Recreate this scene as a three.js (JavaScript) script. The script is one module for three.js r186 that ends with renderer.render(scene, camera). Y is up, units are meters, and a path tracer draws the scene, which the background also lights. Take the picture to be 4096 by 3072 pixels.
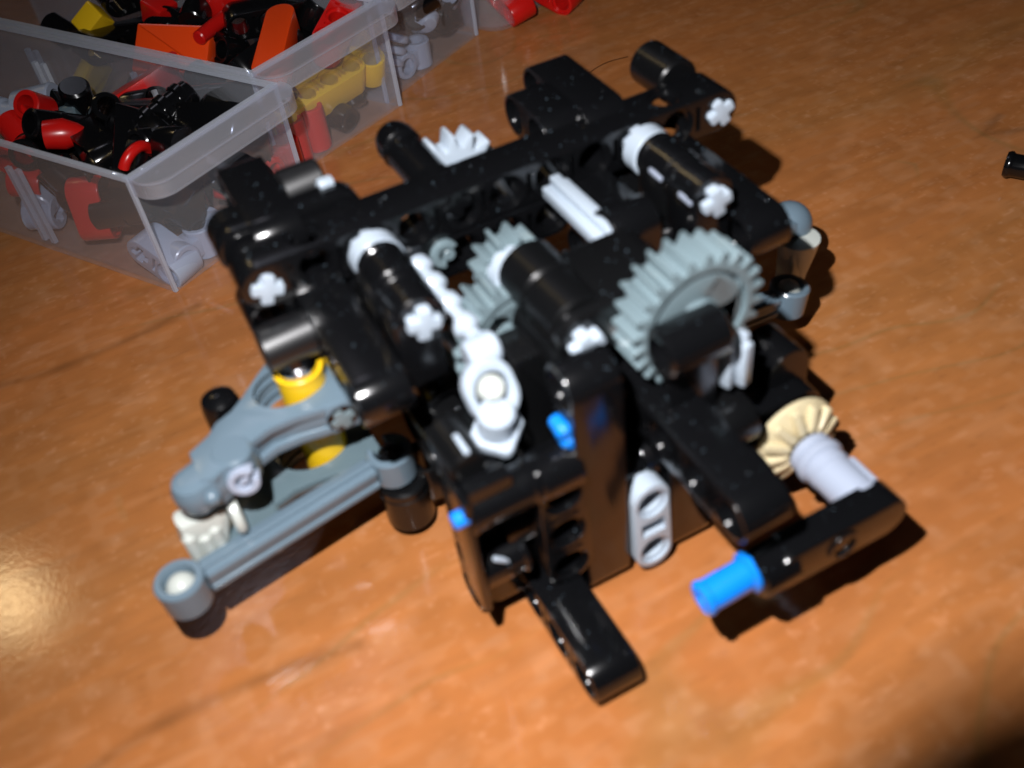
import * as THREE from 'three';
import { mergeGeometries, toCreasedNormals } from 'three/addons/utils/BufferGeometryUtils.js';
import { MeshSurfaceSampler } from 'three/addons/math/MeshSurfaceSampler.js';
import { Brush, Evaluator, SUBTRACTION } from 'three-bvh-csg';

// ---------------------------------------------------------------- units: one hole spacing M of the building toy is 8 mm
const M = 0.008, LIFT = 6.3;                                  // the table top lies 6.3 M under the top beam's axis
const P = (u, v, w) => new THREE.Vector3(u * M, (v + LIFT) * M, w * M);

// ---------------------------------------------------------------- camera
const scene = new THREE.Scene();
const camera = new THREE.PerspectiveCamera(41.32, 4 / 3, 0.01, 20);
camera.position.copy(P(-4.567, 11.165, 15.506));
camera.up.set(0.39347, 0.70573, -0.58918);
camera.lookAt(camera.position.clone().add(new THREE.Vector3(0.26241, -0.70043, -0.66373)));
camera.updateMatrixWorld();
camera.focus = 0.25; camera.userData.fStop = 14.5;
scene.add(camera);

// ---------------------------------------------------------------- light: the camera's own flash, two dim unseen lamps
scene.background = new THREE.Color(0.003, 0.003, 0.0035);
const renderer = new THREE.WebGLRenderer({ antialias: true });
renderer.setSize(1024, 768);
renderer.toneMapping = THREE.LinearToneMapping;
renderer.toneMappingExposure = 1.28;
renderer.shadowMap.enabled = true;

const FLASH = P(-5.70, 14.69, 11.33), FLASH_AIM = P(7.4, -6.3, 2.7);
const flash = new THREE.SpotLight(new THREE.Color(1.0, 0.985, 1.0), 0.16, 0, THREE.MathUtils.degToRad(63), 1, 2);
flash.position.copy(FLASH); flash.target.position.copy(FLASH_AIM);
flash.castShadow = true; flash.shadow.radius = 0.1; flash.shadow.camera.near = 0.02; flash.name = 'flash_light';
scene.add(flash, flash.target);

const rng = (() => { let s = 20240611; return () => { s = (s * 1664525 + 1013904223) >>> 0; return s / 4294967296; }; })();
const R = (a, b) => a + (b - a) * rng();

// ---------------------------------------------------------------- materials
const plastic = (r, g, b, rough = 0.27, ior = 1.53) => { const m = new THREE.MeshPhysicalMaterial({ roughness: rough, ior }); m.color.setRGB(r, g, b); return m; };
const MAT = {
  black: plastic(0.0034, 0.0036, 0.0042, 0.17, 1.6), blackSoft: plastic(0.0038, 0.0040, 0.0044, 0.24, 1.55), satin: plastic(0.004, 0.0042, 0.005, 0.4, 1.7), matte: plastic(0.0036, 0.0038, 0.0042, 0.3, 1.3),
  white: plastic(0.40, 0.47, 0.545, 0.28), cream: plastic(0.50, 0.53, 0.49, 0.28), light: plastic(0.34, 0.385, 0.48, 0.28),
  grey: plastic(0.15, 0.205, 0.225, 0.28), greyDark: plastic(0.10, 0.145, 0.165, 0.26), greyArm: plastic(0.125, 0.18, 0.225, 0.24), tan: plastic(0.62, 0.53, 0.33, 0.33),
  yellow: plastic(0.80, 0.50, 0.012, 0.28), blue: plastic(0.004, 0.22, 0.82, 0.28), red: plastic(0.55, 0.008, 0.006, 0.28), orange: plastic(0.78, 0.06, 0.005, 0.3),
  chrome: new THREE.MeshStandardMaterial({ color: 0xdddde2, metalness: 1, roughness: 0.12 }),
};

// ---------------------------------------------------------------- geometry in M, scaled to metres when it becomes a mesh
const evaluator = new Evaluator(); evaluator.attributes = ['position', 'normal']; evaluator.useGroups = false;
const bare = (g) => { g = g.index ? g.toNonIndexed() : g; for (const k of Object.keys(g.attributes)) if (k !== 'position' && k !== 'normal') g.deleteAttribute(k); g.clearGroups(); return g; };
const join = (...gs) => mergeGeometries(gs.map(bare));
const cut = (a, ...bs) => { const A = new Brush(bare(a)); A.updateMatrixWorld(); const B = new Brush(join(...bs)); B.updateMatrixWorld(); return bare(evaluator.evaluate(A, B, SUBTRACTION).geometry); };
const at = (g, x = 0, y = 0, z = 0, rx = 0, ry = 0, rz = 0) => g.applyMatrix4(new THREE.Matrix4().compose(new THREE.Vector3(x, y, z), new THREE.Quaternion().setFromEuler(new THREE.Euler(rx, ry, rz)), new THREE.Vector3(1, 1, 1)));
function extrude(shape, d, b = 0.05, seg = 10) {
  const g = new THREE.ExtrudeGeometry(shape, { depth: d - 2 * b, bevelEnabled: b > 0, bevelThickness: b, bevelSize: b, bevelOffset: -b, bevelSegments: 2, curveSegments: seg });
  g.translate(0, 0, -(d - 2 * b) / 2);
  return toCreasedNormals(bare(g), 0.65);
}
function stadium(x0, x1, r) { const s = new THREE.Shape(); s.absarc(x0, 0, r, Math.PI / 2, Math.PI * 1.5); s.absarc(x1, 0, r, -Math.PI / 2, Math.PI / 2); s.closePath(); return s; }
function roundRect(w, h, r) { const s = new THREE.Shape(), a = w / 2 - r, b = h / 2 - r; s.absarc(a, b, r, 0, Math.PI / 2); s.absarc(-a, b, r, Math.PI / 2, Math.PI); s.absarc(-a, -b, r, Math.PI, Math.PI * 1.5); s.absarc(a, -b, r, -Math.PI / 2, 0); s.closePath(); return s; }
const poly = (pts) => new THREE.Shape(pts.map(([x, y]) => new THREE.Vector2(x, y)));
const box = (w, h, d, b = 0.05) => extrude(roundRect(w, h, Math.min(0.09, w / 3, h / 3)), d, b, 3);
const lathe = (pts, seg = 28) => toCreasedNormals(bare(new THREE.LatheGeometry(pts.map(([r, y]) => new THREE.Vector2(r, y)), seg).rotateX(Math.PI / 2)), 0.6);   // axis z
const cylinder = (r, d, b = 0.05, seg = 28) => lathe([[0, -d / 2], [r - b, -d / 2], [r, -d / 2 + b], [r, d / 2 - b], [r - b, d / 2], [0, d / 2]], seg);
const tube = (r, ri, d, b = 0.04, seg = 28) => lathe([[ri, -d / 2], [r - b, -d / 2], [r, -d / 2 + b], [r, d / 2 - b], [r - b, d / 2], [ri, d / 2], [ri, -d / 2]], seg);
const boreTool = lathe([[0, -0.6], [0.395, -0.6], [0.395, -0.37], [0.3, -0.37], [0.3, 0.37], [0.395, 0.37], [0.395, 0.6], [0, 0.6]], 20);
function plus(r = 0.3, t = 0.115, k = 0.03) {
  const q = [[r - k, -t], [r, -t + k], [r, t - k], [r - k, t], [t, t], [t, r - k], [t - k, r], [-t + k, r], [-t, r - k], [-t, t], [-r + k, t], [-r, t - k], [-r, -t + k], [-r + k, -t], [-t, -t], [-t, -r + k], [-t + k, -r], [t - k, -r], [t, -r + k], [t, -t]];
  return poly(q);
}
const axleTool = () => extrude(plus(0.31, 0.125), 1.4, 0, 1);
// a straight lift arm: n holes along x, hole axis z, pockets between the holes
function arm(n, axles = [], closed = []) {
  const tools = [];
  for (let i = 0; i < n; i++) {
    if (closed.includes(i)) continue;
    tools.push(at((axles.includes(i) ? axleTool() : boreTool.clone()), i));
    if (i < n - 1 && !closed.includes(i + 1)) for (const s of [-1, 1]) tools.push(at(new THREE.BoxGeometry(0.11, 0.56, 0.3), i + 0.5, 0, s * 0.485));
  }
  const body = extrude(stadium(0, n - 1, 0.475), 0.97, 0.035, 12);
  return tools.length ? cut(body, ...tools) : body;
}
const cache = new Map();
const once = (key, make) => { if (!cache.has(key)) cache.set(key, make()); return cache.get(key); };
const armG = (n, axles = [], closed = []) => once('arm' + [n, axles, 'c', closed].join(), () => arm(n, axles, closed));
const axleG = (len) => once('axle' + len, () => extrude(plus(), len, 0.025, 1));
const bushG = () => once('bush', () => cut(join(lathe([[0, -0.5], [0.42, -0.5], [0.47, -0.45], [0.47, -0.22], [0.38, -0.17], [0.38, 0.12], [0.45, 0.17], [0.5, 0.22], [0.5, 0.45], [0.46, 0.5], [0, 0.5]])), axleTool()));
const halfBushG = () => once('halfbush', () => cut(cylinder(0.5, 0.5, 0.06, 36), axleTool()));
function gearShape(n, ro, rr) {
  const s = new THREE.Shape(), step = Math.PI * 2 / n, pt = (r, a) => [r * Math.cos(a), r * Math.sin(a)];
  for (let i = 0; i < n; i++) {
    const a = i * step;
    for (const [r, f] of [[rr, -0.36], [rr + (ro - rr) * 0.55, -0.20], [ro, -0.085], [ro, 0.085], [rr + (ro - rr) * 0.55, 0.20], [rr, 0.36]]) { const [x, y] = pt(r, a + f * step); (i === 0 && f === -0.36) ? s.moveTo(x, y) : s.lineTo(x, y); }
  }
  s.closePath(); return s;
}
const circlePath = (x, y, r) => { const p = new THREE.Path(); p.absarc(x, y, r, 0, Math.PI * 2, true); return p; };
function gearG(n, ro, rr, w, holes) {
  return once('gear' + [n, ro, w, holes], () => {
    if (!holes) { const s = gearShape(n, ro, rr); s.holes.push(circlePath(0, 0, 0.28)); return join(extrude(s, w, 0.03, 4), tube(0.45, 0.3, w + 0.1)); }
    const rim = gearShape(n, ro, rr); rim.holes.push(circlePath(0, 0, rr - 0.16));
    const web = new THREE.Shape(); web.absarc(0, 0, rr - 0.22, 0, Math.PI * 2); web.holes.push(circlePath(0, 0, 0.28));
    for (let i = 0; i < 4; i++) web.holes.push(circlePath(0.68 * Math.cos(i * Math.PI / 2 + 0.5), 0.68 * Math.sin(i * Math.PI / 2 + 0.5), 0.3));
    const back = new THREE.Shape(); back.absarc(0, 0, rr - 0.1, 0, Math.PI * 2); back.holes.push(circlePath(0, 0, rr - 0.3));
    return join(extrude(rim, w, 0.03, 20), at(extrude(web, w * 0.9, 0.03, 16), 0, 0, 0.0), at(extrude(back, w * 0.5, 0.01, 20), 0, 0, -w * 0.1), tube(0.42, 0.3, w + 0.12));
  });
}
function bevelGearG() {
  return once('bevel', () => {
    const parts = [lathe([[0, -0.3], [0.88, -0.3], [0.92, -0.25], [0.92, -0.16], [0.84, -0.1], [0.42, 0.04], [0, 0.04]], 36)];
    for (let i = 0; i < 12; i++) {
      const a = i * Math.PI / 6, t = extrude(poly([[0.38, 0.0], [0.86, -0.14], [0.9, 0.02], [0.52, 0.17], [0.38, 0.17]]), 0.19, 0.04, 1);
      parts.push(at(at(t, 0, 0, 0, Math.PI / 2, 0, 0), 0, 0, 0, 0, 0, a));
    }
    return join(...parts);
  });
}
// orientations: where the local x and y axes of a piece point
const AX = { U: [1, 0, 0], V: [0, 1, 0], W: [0, 0, 1], u: [-1, 0, 0], v: [0, -1, 0], w: [0, 0, -1] };
function turn(o) {
  if (!o) return new THREE.Quaternion();
  if (o.isQuaternion) return o;
  if (Array.isArray(o)) return new THREE.Quaternion().setFromEuler(new THREE.Euler(...o.slice(0, 3).map(THREE.MathUtils.degToRad), 'YXZ')).multiply(turn(o[3]));
  const x = new THREE.Vector3(...AX[o[0]]), y = new THREE.Vector3(...AX[o[1]]);
  return new THREE.Quaternion().setFromRotationMatrix(new THREE.Matrix4().makeBasis(x, y, x.clone().cross(y)));
}
const taken = new Map();
function numbered(name) { const n = taken.get(name) ?? 0; taken.set(name, n + 1); return n ? name + '_' + String(n).padStart(3, '0') : name; }
const scaled = new Map();
function metres(g) { if (!scaled.has(g)) { const s = bare(g.clone()); s.scale(M, M, M); scaled.set(g, s); } return scaled.get(g); }
function part(name, g, mat, parent, [u, v, w], o, label) {          // world pose given in M; the parent keeps it
  const m = new THREE.Mesh(metres(g), mat);
  m.name = name; m.castShadow = m.receiveShadow = true;
  m.position.copy(P(u, v, w)); m.quaternion.copy(turn(o));
  if (label) m.userData.label = label;
  parent.attach(m);
  return m;
}
function thing(name, label, category, [u, v, w], group) {
  const g = new THREE.Group(); g.name = numbered(name); g.position.copy(P(u, v, w)); scene.add(g); g.updateMatrixWorld(true);
  g.userData = { label, category }; if (group) g.userData.group = group;
  return g;
}
function single(name, label, category, g, mat, pos, o, group) {
  const m = part(numbered(name), g, mat, scene, pos, o);
  m.userData = { label, category }; if (group) m.userData.group = group;
  return m;
}

// ---------------------------------------------------------------- table: orange-brown wood laminate
function hash(x, y, s) { let h = Math.imul(x, 374761393) ^ Math.imul(y, 668265263) ^ Math.imul(s, 1442695041); h = Math.imul(h ^ (h >>> 13), 1274126177); return ((h ^ (h >>> 16)) >>> 0) / 4294967296; }
function noise(x, y, s) { const i = Math.floor(x), j = Math.floor(y); let f = x - i, g = y - j; f = f * f * (3 - 2 * f); g = g * g * (3 - 2 * g); const a = hash(i, j, s), b = hash(i + 1, j, s), c = hash(i, j + 1, s), d = hash(i + 1, j + 1, s); return a + (b - a) * f + (c - a) * g + (a - b - c + d) * f * g; }
const sm = (a, b, x) => { const t = Math.min(1, Math.max(0, (x - a) / (b - a))); return t * t * (3 - 2 * t); };
const GRAIN = [[[415, 610], [421, 605], [427, 600], [430, 594], [436, 592], [444, 591], [454, 588], [465, 582], [467, 584], [463, 592], [455, 603], [452, 610]], [[398, 650], [392, 655], [387, 661], [384, 666]], [[456, 571], [467, 563], [479, 561], [488, 563], [506, 556]], [[272, 511], [284, 513], [302, 512], [316, 510]]];   // mm
const NT = 2048, SIDE = 0.56;                                    // one sheet of grain is 0.56 m
function woodTexture() {
  const marks = new Float32Array(NT * NT), px = NT / (SIDE * 1000);
  for (const pts of GRAIN) {
    const c = new THREE.CatmullRomCurve3(pts.map(([x, y]) => new THREE.Vector3(x * px, y * px, 0))), n = 900;
    for (let i = 0; i <= n; i++) { const p = c.getPoint(i / n), w = 2.4 + 1.6 * noise(i / 60, 3.3, 41); for (let b = -9; b <= 9; b++) for (let a = -9; a <= 9; a++) { const X = Math.round(p.x) + a, Y = Math.round(p.y) + b; if (X < 0 || Y < 0 || X >= NT || Y >= NT) continue; const v = Math.exp(-((X - p.x) ** 2 + (Y - p.y) ** 2) / (2 * w * w)) * (0.5 + 0.6 * noise(i / 80, 7.7, 42)); const k = Y * NT + X; if (v > marks[k]) marks[k] = v; } }
  }
  const d = new Uint8Array(NT * NT * 4);
  for (let j = 0; j < NT; j++) for (let i = 0; i < NT; i++) {
    const x = i / NT * SIDE * 1000, y = j / NT * SIDE * 1000;    // mm; the grain runs along x
    const wob = 5 * (noise(x / 45, y / 60, 1) - 0.5) + 2 * (noise(x / 14, y / 25, 2) - 0.5);
    const streak = 0.55 * noise(x / 34, (y + wob) / 2.3, 3) + 0.45 * noise(x / 18, (y + wob) / 1.1, 4);
    const broad = noise(x / 90, (y + wob * 2) / 16, 5);
    const patch = noise(x / 7, y / 6, 6) * 0.6 + noise(x / 3.1, y / 2.6, 7) * 0.4;
    const fleck = sm(0.72, 0.95, noise(x / 1.3, y / 0.8, 8)) * sm(0.3, 0.6, noise(x / 9, y / 9, 9)) * 0.7;
    const mottle = sm(0.5, 0.85, noise(x / 2.4, y / 1.6, 31)) * 0.6 + sm(0.55, 0.9, noise(x / 5, y / 3.2, 32)) * 0.6;
    const line = noise(x / 110 + 7, (y + 3 * wob) / 44, 10) * 7, vein = (1 - sm(0.0, 0.055, Math.abs(line - Math.round(line)))) * sm(0.35, 0.7, noise(x / 40, y / 30, 11));
    const pore = sm(0.80, 0.95, noise(x / 2.6, y / 0.35, 12)) * 0.5;
    let t = 0.97 + 0.10 * (streak - 0.5) + 0.06 * (broad - 0.5) + 0.09 * (patch - 0.5) - 0.06 * vein - 0.08 * pore;
    const knot = Math.exp(-((x - 390) ** 2 + (y - 352) ** 2) / 3) + Math.exp(-((x - 303) ** 2 / 9 + (y - 196) ** 2 / 4));
    t -= 0.3 * knot;
    t -= 0.17 * marks[j * NT + i];
    const red = 0.06 * (broad - 0.5) - 0.05 * vein, k = (n) => Math.max(0, Math.min(255, n * 255));
    const o = (j * NT + i) * 4;
    d[o] = k(0.665 * t * (1 + red * 0.2) + 0.05 * fleck + 0.03 * mottle); d[o + 1] = k(0.425 * t * (1 - red) + 0.06 * fleck + 0.045 * mottle); d[o + 2] = k(0.235 * t * (1 - red * 1.2) + 0.08 * fleck + 0.06 * mottle); d[o + 3] = 255;
  }
  const tx = new THREE.DataTexture(d, NT, NT); tx.colorSpace = THREE.SRGBColorSpace; tx.wrapS = tx.wrapT = THREE.MirroredRepeatWrapping; tx.magFilter = THREE.LinearFilter; tx.minFilter = THREE.LinearMipmapLinearFilter; tx.generateMipmaps = true; tx.needsUpdate = true;
  return tx;
}
function peelTexture() {
  const n = 512, d = new Uint8Array(n * n * 4);
  const wrapNoise = (x, y, p, s) => { const i = Math.floor(x), j = Math.floor(y); let f = x - i, g = y - j; f = f * f * (3 - 2 * f); g = g * g * (3 - 2 * g); const h = (a, b) => hash(((a % p) + p) % p, ((b % p) + p) % p, s); return h(i, j) * (1 - f) * (1 - g) + h(i + 1, j) * f * (1 - g) + h(i, j + 1) * (1 - f) * g + h(i + 1, j + 1) * f * g; };
  for (let j = 0; j < n; j++) for (let i = 0; i < n; i++) {
    const v = 0.5 * wrapNoise(i / 16, j / 16, 32, 21) + 0.3 * wrapNoise(i / 8, j / 8, 64, 22) + 0.2 * wrapNoise(i / 4, j / 4, 128, 23);
    const o = (j * n + i) * 4; d[o] = d[o + 1] = d[o + 2] = v * 255; d[o + 3] = 255;
  }
  const tx = new THREE.DataTexture(d, n, n); tx.wrapS = tx.wrapT = THREE.RepeatWrapping; tx.magFilter = THREE.LinearFilter; tx.needsUpdate = true;
  return tx;
}
{
  const g = new THREE.BoxGeometry(1.5, 0.025, 1.2);
  const p = g.attributes.position, uv = g.attributes.uv;
  for (let i = 0; i < p.count; i++) uv.setXY(i, (p.getX(i) + 0.168) / SIDE + 0.5, (p.getZ(i) + 0.20) / SIDE + 0.5);
  const map = woodTexture(), bump = peelTexture(); bump.repeat.set(SIDE / 0.02, SIDE / 0.02);
  const m = new THREE.MeshPhysicalMaterial({ map, roughness: 0.1, ior: 1.5, bumpMap: bump, bumpScale: 0.00001 });
  const t = new THREE.Mesh(g, m); t.name = 'table'; t.position.set(0.1, -0.0125, -0.1); t.receiveShadow = true;
  t.userData = { label: 'orange-brown wood-grain table top under everything', category: 'table', kind: 'structure' };
  scene.add(t);
}

// ---------------------------------------------------------------- the mechanism
const mech = thing('toy_mechanism', 'black toy chassis with grey gears and white axles standing in the middle of the table', 'toy mechanism', [2, -LIFT, 2]);
const B = MAT.black, BS = MAT.blackSoft;
const add = (name, g, mat, pos, o, label) => part(name, g, mat, mech, pos, o, label);

{ // long top beam, with two bores through its top
  const tools = []; for (const x of [1, 9]) tools.push(at(lathe([[0, -0.6], [0.36, -0.6], [0.36, -0.37], [0.28, -0.37], [0.28, 0.37], [0.36, 0.37], [0.36, 0.6], [0, 0.6]], 20), x, 0, 0, Math.PI / 2));
  const g = cut(arm(11, [0, 10]), ...tools);
  add('long_beam', g, B, [-2.93, -0.2, -0.5], 'UV', 'long black beam with a row of holes across the top');
}
for (const [u, a] of [[-2.93, -18], [7.12, 25]]) add('axle', axleG(1.9), MAT.white, [u, -0.22, -0.86], [0, 0, a, 'UV']);
add('axle', axleG(1.2), B, [1, 0, -0.56], 'UV');
// behind the top beam
add('connector', cylinder(0.49, 0.95, 0.06), BS, [-2.98, -0.02, -1.6], 'UV');
add('beam', once('thin3', () => extrude(stadium(0, 2, 0.48), 0.48, 0.05, 14)), B, [-3, 0, -1.33], 'UV');
add('beam', armG(3), B, [-2.28, 0.02, -1.2], 'wV');
add('connector', cylinder(0.45, 0.85), MAT.satin, [-1.38, 0.2, -2.2], 'VW');
add('axle', axleG(0.3), MAT.white, [-1.05, 0.3, -1.5], 'VW');
add('connector', cylinder(0.5, 1.2, 0.05), BS, [6.85, 0.05, -1.75], 'UV');
add('beam', armG(3), B, [4.75, 0.0, -0.98], 'wV');
add('beam', armG(2), B, [3.88, 0.0, -1.2], 'wV');
add('beam', armG(3), B, [3.4, -1.0, -1.6], 'UV');
add('bush', bushG(), MAT.white, [4.92, -0.05, -1.5], 'UV');
{ // round-ended connector pin sticking out at the back
  add('connector_pin', join(lathe([[0, -2.42], [0.25, -2.4], [0.4, -2.28], [0.46, -2.05], [0.46, -1.72], [0.4, -1.66], [0.37, -1.6], [0.37, -1.52], [0.43, -1.46], [0.43, -0.2], [0, -0.2]])), B, [0.93, -0.02, -0.8], 'UV');
}
add('white_gear', gearG(14, 1.02, 0.72, 0.5), MAT.white, [1.72, -0.62, -1.9], [0, 0, 12, 'UV'], 'white gear half hidden behind the top beam');
add('beam', armG(5), B, [-1, -1.15, -0.5], 'UV');
{ const c = new THREE.Shape(); c.absarc(0, 0, 0.3, 0.5, 4.6, false); c.absarc(0, 0, 0.14, 4.6, 0.5, true); c.closePath();
  add('pin', join(extrude(c, 0.2, 0.02, 10), at(cylinder(0.13, 0.16, 0.02, 12), 0.08, -0.05)), MAT.grey, [0.55, -0.95, 0.02], 'UV'); }

// white stop rings on the two axles that come forward, with their connectors
for (const [u, s] of [[-1, -1], [5, 1]]) {
  add('half_bush', halfBushG(), MAT.white, [u + 0.13, -0.22, 0.34], 'UV');
  add('axle', axleG(3.8), MAT.white, [u + 0.07, -0.09, 0.9], [0, 0, s * 12, 'UV']);
  const hub = once('hubtube', () => lathe([[0.3, -0.48], [0.43, -0.48], [0.47, -0.44], [0.47, -0.3], [0.44, -0.27], [0.44, 0.27], [0.47, 0.3], [0.47, 0.44], [0.43, 0.48], [0.3, 0.48], [0.3, -0.48]]));
  if (s > 0) for (const w of [1.35, 2.35]) add('slot', box(0.07, 0.1, 0.42, 0.02), MAT.light, [u - 0.37, -0.05, w], 'UV');
  add('connector', hub, B, [u + 0.09, -0.12, 1.1], 'UV');
  add('connector', hub, B, [u + 0.07, -0.1, 2.1], 'UV');
  add('beam', box(0.84, 1.55, 0.92), B, [u + s * 0.05, -0.72, 2.18], 'UV');
  add('beam', box(0.84, 1.5, 0.92), BS, [u + s * 0.05, -0.8, 1.15], 'UV');
  add('beam', armG(4), B, [u + s * 1.0, -1.08, 2.78], 'wV');                                   // points at the viewer, smooth top
  add('beam', armG(3), BS, [u + s * 0.2, -1.6, 0.3], 'wV');
}
// ---- left suspension: shock absorber, two arms, hub and steering rod
add('connector', cylinder(0.45, 1.05), MAT.satin, [-2.94, -1.28, 0.3], 'VW', 'glossy black cylinder above the yellow tube');
add('beam', armG(2), B, [-3, -0.98, -0.55], 'UV');
{
  const s = add('shock_absorber', join(tube(0.48, 0.36, 3.0, 0.04)), MAT.yellow, [-2.93, -3.45, 0.35], 'UW', 'yellow tube of the shock absorber');
  part('cap', cylinder(0.34, 0.35, 0.04), MAT.black, s, [-2.93, -1.62, 0.35], 'UW');
  part('piston', cylinder(0.42, 0.6, 0.1), MAT.chrome, s, [-2.93, -2.0, 0.35], 'UW');
  part('lip', tube(0.5, 0.44, 0.1, 0.02), MAT.yellow, s, [-2.93, -1.97, 0.35], 'UW');
}
function suspensionOutline(grow = 0) {
  const pts = [[-5.4, -0.98], [-4.96, -0.74], [-4.75, -0.5], [-4.4, -0.36], [-4.1, -0.1], [-3.7, 0.3], [-3.35, 0.62], [-2.9, 0.72], [-2.4, 0.65], [-2.0, 0.4], [-1.95, -1.3], [-2.15, -1.36], [-2.9, -1.3], [-3.4, -1.22], [-3.9, -1.22], [-4.3, -1.36], [-4.7, -1.62], [-5.15, -1.86], [-5.4, -1.8]];
  const c = [-4, -0.6];
  const q = pts.map(([x, y]) => { const l = Math.hypot(x - c[0], y - c[1]); return [x + (x - c[0]) / l * grow, y + (y - c[1]) / l * grow]; });
  const s = poly(q); { const e = new THREE.Path(); e.absellipse(-3.18, -0.32, 0.78, 0.62, 0, Math.PI * 2, true); s.holes.push(e); }
  return s;
}
const armPlate = (tip) => once('suspension' + tip, () => join(...(tip ? [at(extrude(stadium(-0.42, 0.55, 0.41), 0.74, 0.22, 14), -5.16, -1.44, 0, 0, 0, 0.36)] : []), at(extrude(suspensionOutline(), 0.22, 0.04, 16), 0, 0, 0.27), at(extrude(suspensionOutline(-0.13), 0.42, 0.01, 16), 0, 0, 0), at(extrude(suspensionOutline(), 0.22, 0.04, 16), 0, 0, -0.27), at(box(0.85, 0.5, 0.74), -2.42, -1.1, 0), at(cylinder(0.4, 0.81, 0.06), -4.7, -1.36, 0)));
const ringPin = once('ringpin', () => { const c = new THREE.Shape(); c.absarc(0, 0, 0.3, 0.25, 5.9, false); c.absarc(0, 0, 0.16, 5.9, 0.25, true); c.closePath(); return join(extrude(c, 0.3, 0.03, 12), at(box(0.2, 0.1, 0.24, 0.02), 0.02, 0.0)); });
for (const [dv, mat, lab] of [[0, MAT.greyArm, 'upper grey suspension arm with a ring round the yellow tube'], [-1.85, MAT.greyDark, 'lower grey suspension arm']]) {
  const a = add('suspension_arm', armPlate(dv === 0), mat, [0, -2.68 + dv, 0], 'Uw', lab);
  part('pin', ringPin, MAT.light, a, [-4.68, -2.7 + dv, 1.78], [-8, -14, 30, 'UV']);
  if (!dv) part('ball', new THREE.SphereGeometry(0.17, 16, 12), mat, a, [-5.32, -2.66, 1.93]);
  part('axle_hole', cylinder(0.3, 0.1, 0.02), B, a, [-2.55, -2.7 + dv, 1.33], 'UV');
  part('axle_end', extrude(plus(0.24, 0.1), 0.1, 0.02, 1), MAT.grey, a, [-2.55, -2.7 + dv, 1.37], [0, 0, 20, 'UV']);
}
add('connector_pin', join(lathe([[0, 1.0], [0.2, 0.98], [0.34, 0.88], [0.38, 0.7], [0.38, -0.8], [0, -0.8]])), B, [-4.52, -3.2, -0.15], 'Uw');
{
  const h = add('wheel_hub', join(extrude(poly([[-0.46, 0.75], [0.5, 0.75], [0.5, 0.4], [0.3, -0.2], [0.06, -1.0], [-0.4, -1.0], [-0.46, -0.2], [-0.52, 0.3]]), 0.6, 0.2, 4), ...[[-0.36, -0.2, 1.5], [-0.1, -0.25, 1.3], [0.12, 0.05, 0.9]].map(([x, y, l]) => at(cylinder(0.13, l, 0.12, 14), x, y, 0.26, Math.PI / 2, 0, 0.12 * x)), at(box(0.3, 0.9, 0.4, 0.1), -0.18, -0.75, 0)), MAT.cream, [-5.68, -4.05, 1.45], 'UV', 'cream white ball-joint hub between the left suspension arms');
  part('ring', tube(0.46, 0.28, 0.2, 0.05), MAT.cream, h, [-5.08, -3.72, 1.5], 'VW');
}
function steeringRod(a, b, openB, label) {                        // a link with a ball socket at each end
  const A = P(...a), Bv = P(...b), d = Bv.clone().sub(A), L = d.length() / M, mid = a.map((x, i) => (x + b[i]) / 2);
  const x = d.clone().normalize(), up = new THREE.Vector3(0, 1, 0), y = up.clone().sub(x.clone().multiplyScalar(x.y)).normalize(), q = new THREE.Quaternion().setFromRotationMatrix(new THREE.Matrix4().makeBasis(x, y, x.clone().cross(y)));
  const sec = join(at(box(L - 0.9, 0.2, 0.5, 0.05), 0, 0.14), at(box(L - 0.9, 0.16, 0.5, 0.05), 0, -0.2), at(box(L - 0.9, 0.34, 0.4, 0.04), 0, -0.02), at(box(L - 0.86, 0.12, 0.16, 0.04), 0, 0.25));
  const rod = part('steering_rod', sec, MAT.greyArm, mech, mid, q, label);
  const cup = lathe([[0, -0.4], [0.42, -0.4], [0.46, -0.35], [0.48, 0.3], [0.44, 0.35], [0.34, 0.35], [0.29, 0.2], [0.28, -0.2], [0, -0.2]], 32);
  const slotted = cut(cup, at(new THREE.BoxGeometry(0.42, 0.6, 0.7), -0.1, 0.5, 0.35));
  const qa = q.clone().multiply(turn('Uw'));
  part('socket', cup, MAT.greyArm, rod, a, qa); part('socket', openB ? slotted : cup, MAT.greyArm, rod, b, qa);
  part('ball', new THREE.SphereGeometry(0.3, 20, 14), openB ? MAT.cream : MAT.cream, rod, [a[0], a[1] + (openB ? 0.06 : 0.16), a[2]]);
  if (openB) part('ball', new THREE.SphereGeometry(0.3, 20, 14), B, rod, [b[0], b[1] + 0.1, b[2]]);
  return rod;
}
steeringRod([-6.5, -4.32, 2.22], [-1.87, -4.32, 1.42], true, 'long grey steering rod at the left front with a ball socket at each end');
add('connector', join(cylinder(0.52, 1.2), at(tube(0.54, 0.3, 0.2), 0, 0, 0.3)), BS, [-1.8, -5.4, 1.55], 'Uw');
add('beam', armG(4), BS, [-1.2, -5.2, 1.3], 'UW');

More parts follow.
